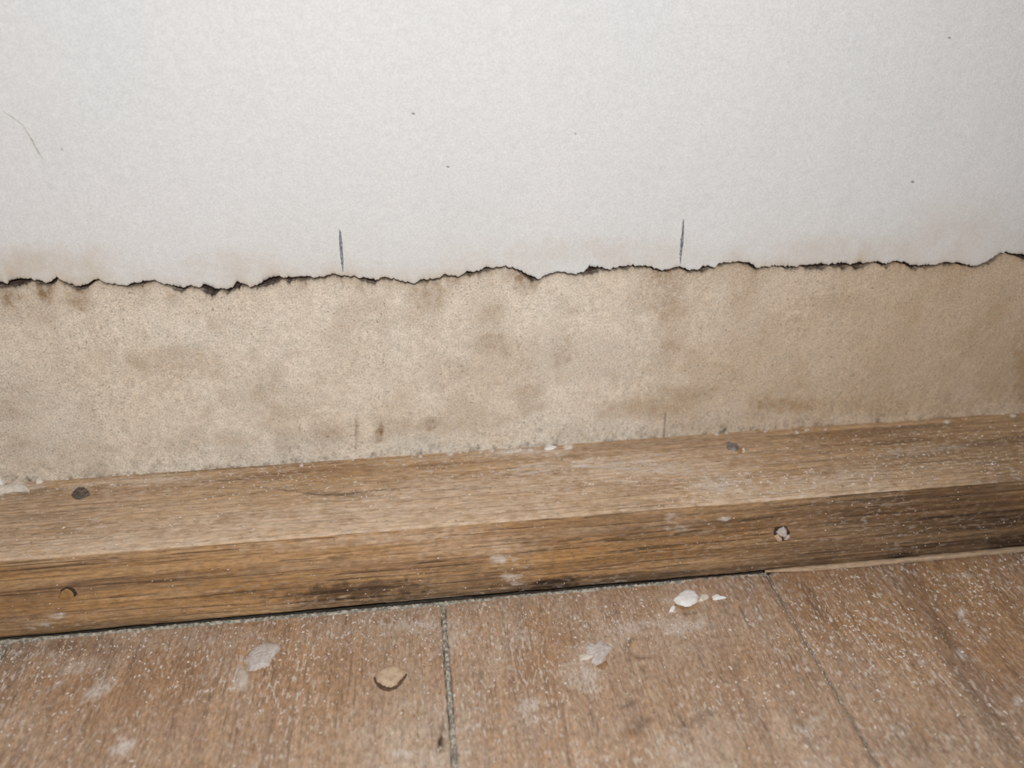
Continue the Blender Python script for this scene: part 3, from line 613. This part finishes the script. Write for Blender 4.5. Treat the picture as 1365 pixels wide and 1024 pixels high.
bit('plaster_chunk', 'top', [(-8,645),(0,642),(6,643),(5,648),(-6,649)], 0.0022, M_WHITE, 'small white plaster lump by the wall at the extreme left', dome=.6, rough=.3, seed=52)
bit('plaster_crumb', 'top', [(44,640),(52,638),(60,639),(57,644),(49,646)], 0.0020, M_CREAM, 'cream plaster crumb against the wall beside the ridged lump', dome=.5, rough=.4, seed=53)
bit('plaster_flake', 'top', [(675,603),(684,599),(694,598),(697,600),(689,603),(681,605)], 0.0009, M_DUST, 'white flake at the wall joint, left of the pair near the middle', dome=.4, rough=.4, seed=54)
bit('plaster_flake', 'top', [(725,598),(733,595),(743,596),(738,599),(728,601)], 0.0009, M_WHITE, 'white flake at the wall joint, right of the pair near the middle', dome=.4, rough=.4, seed=55)
bit('plaster_flake', 'top', [(750,597),(757,593),(764,595),(763,599),(755,601)], 0.0016, M_CREAM, 'rounded tan flake at the wall joint above a dark gouge', dome=.5, rough=.3, seed=56)
LBL = 'tiny whitish plaster crumb lying in the joint between wall and baseboard'
for k, (px, py, r) in enumerate([(88,637,4),(170,631,3.5),(186,629,3),(402,618,3),(470,611,3),(600,603,4),(612,601,3.5),(622,600,4),(640,601,3),(655,599,4.5),(707,598,4),(955,577,4),(968,576,3.5),(1020,573,4),(1062,575,4),(1075,572,3.5),(1100,571,3),(1262,560,4),(1335,549,5),(1350,552,4),(560,607,3)]):
    bit('plaster_crumb', 'top', oval(px, py+2, r*.95, r*.5, 9, -5, .5, k), 0.0008, M_DUST, LBL, 'plaster', 'plaster crumbs in the wall joint', dome=.6, rough=.4, seed=600+k, n=16, rings=3)

# ------------------------------------------------------------------ chalky dust: thousands of tiny flakes
def dust_cloud(name, surface, pts, smin, smax, grain, label, parent=None):
    pts = np.asarray(pts); n = len(pts)
    r = smin+(smax-smin)*RNG.random(n)**3.6
    a = RNG.random(n)*6.283; el = 1+RNG.random(n)*1.6
    V = np.zeros((n, 5, 3))
    g = grain+RNG.normal(0, 0.5, n)
    for k in range(4):
        t = a+k*math.pi/2+RNG.normal(0, .25, n); rr = r*(0.7+0.6*RNG.random(n))
        u, v = rr*np.cos(t)*el, rr*np.sin(t)
        V[:, k, 0] = pts[:, 0]+u*np.cos(g)-v*np.sin(g); V[:, k, 1] = pts[:, 1]+u*np.sin(g)+v*np.cos(g)
        V[:, k, 2] = -0.0001
    V[:, 4, 0] = pts[:, 0]+RNG.normal(0, .25, n)*r; V[:, 4, 1] = pts[:, 1]+RNG.normal(0, .25, n)*r
    V[:, 4, 2] = r*(0.5+0.7*RNG.random(n))+0.0002
    V = V.reshape(-1, 3)
    base = {'front': 0.0, 'top': H, 'floor': 0.0}[surface]
    W_ = np.column_stack([V[:, 0], V[:, 1], base+V[:, 2]]) if surface != 'front' else np.column_stack([V[:, 0], base-V[:, 2], V[:, 1]])
    i0 = np.arange(n)*5
    Fc = np.concatenate([np.stack([i0+k, i0+(k+1) % 4, i0+4], -1) for k in range(4)])
    if surface == 'front': Fc = Fc[:, ::-1].copy() if False else Fc
    o = mesh_obj(name, W_, Fc, M_DUST, None, False)
    return tag(rebase(o), label, 'dust', kind='stuff')
def sample(n, u0, u1, v0, v1, dens):
    out = np.zeros((0, 2))
    while len(out) < n:
        u = u0+(u1-u0)*RNG.random(n*3); v = v0+(v1-v0)*RNG.random(n*3)
        out = np.concatenate([out, np.column_stack([u, v])[RNG.random(n*3) < dens(u, v)]])
    return out[:n]
CL_F = [(110,880,120,40,.9),(250,850,200,40,.9),(590,850,60,50,1),(520,835,120,16,.8),(660,850,60,60,.8),(800,850,90,60,.9),(900,830,80,40,1),(1285,790,70,50,.8),(1050,870,60,90,.5,50),(1150,830,90,50,.8,40),(705,940,40,50,.6),(340,850,60,20,.9),(430,830,90,20,.8),(1180,870,60,60,.5)]
def df(u, v):
    d = 0.12+0.5*np.exp(np.minimum(v, 0)/0.05)*sm(.4, .65, fbm(u*45, v*45, 700, 4))
    return np.clip(d+0.6*blobs('floor', u, v, CL_F, 710), 0, 1)*sm(0.0, -.004, v)
dust_cloud('plaster_dust', 'floor', sample(14000, XL, XR-.10, -.20, -.003, df), 0.00010, 0.00062, math.pi/2, 'white plaster dust scattered over the floorboards')
CL_T = [(850,625,160,26,1,-5),(980,655,120,30,.9),(150,640,130,14,1,-5),(1150,620,220,44,.7,-5),(640,608,130,12,.9,-4),(420,640,90,16,.5),(1080,660,120,20,.6)]
def dt(u, v):
    return np.clip(0.10+0.35*sm(.45, .7, fbm(u*40, v*60, 720, 4))+0.7*blobs('top', u, v, CL_T, 730), 0, 1)
dust_cloud('plaster_dust', 'top', sample(5000, XL, XR-.05, .001, D-.001, dt), 0.00009, 0.00046, 0.0, 'white plaster dust scattered along the top of the baseboard')
CL_B = [(680,760,40,34,1),(920,715,90,34,.7),(480,800,220,14,1,-4),(1180,690,140,44,.7),(80,825,80,14,1),(300,800,160,14,.7,-5)]
def db(u, v):
    return np.clip(0.10+0.25*sm(.45, .7, fbm(u*40, v*60, 740, 4))+0.7*blobs('front', u, v, CL_B, 750), 0, 1)
dust_cloud('plaster_dust', 'front', sample(1100, XL, XR-.05, .003, H-.002, db), 0.00009, 0.00034, 0.0, 'white plaster dust clinging to the front of the baseboard')
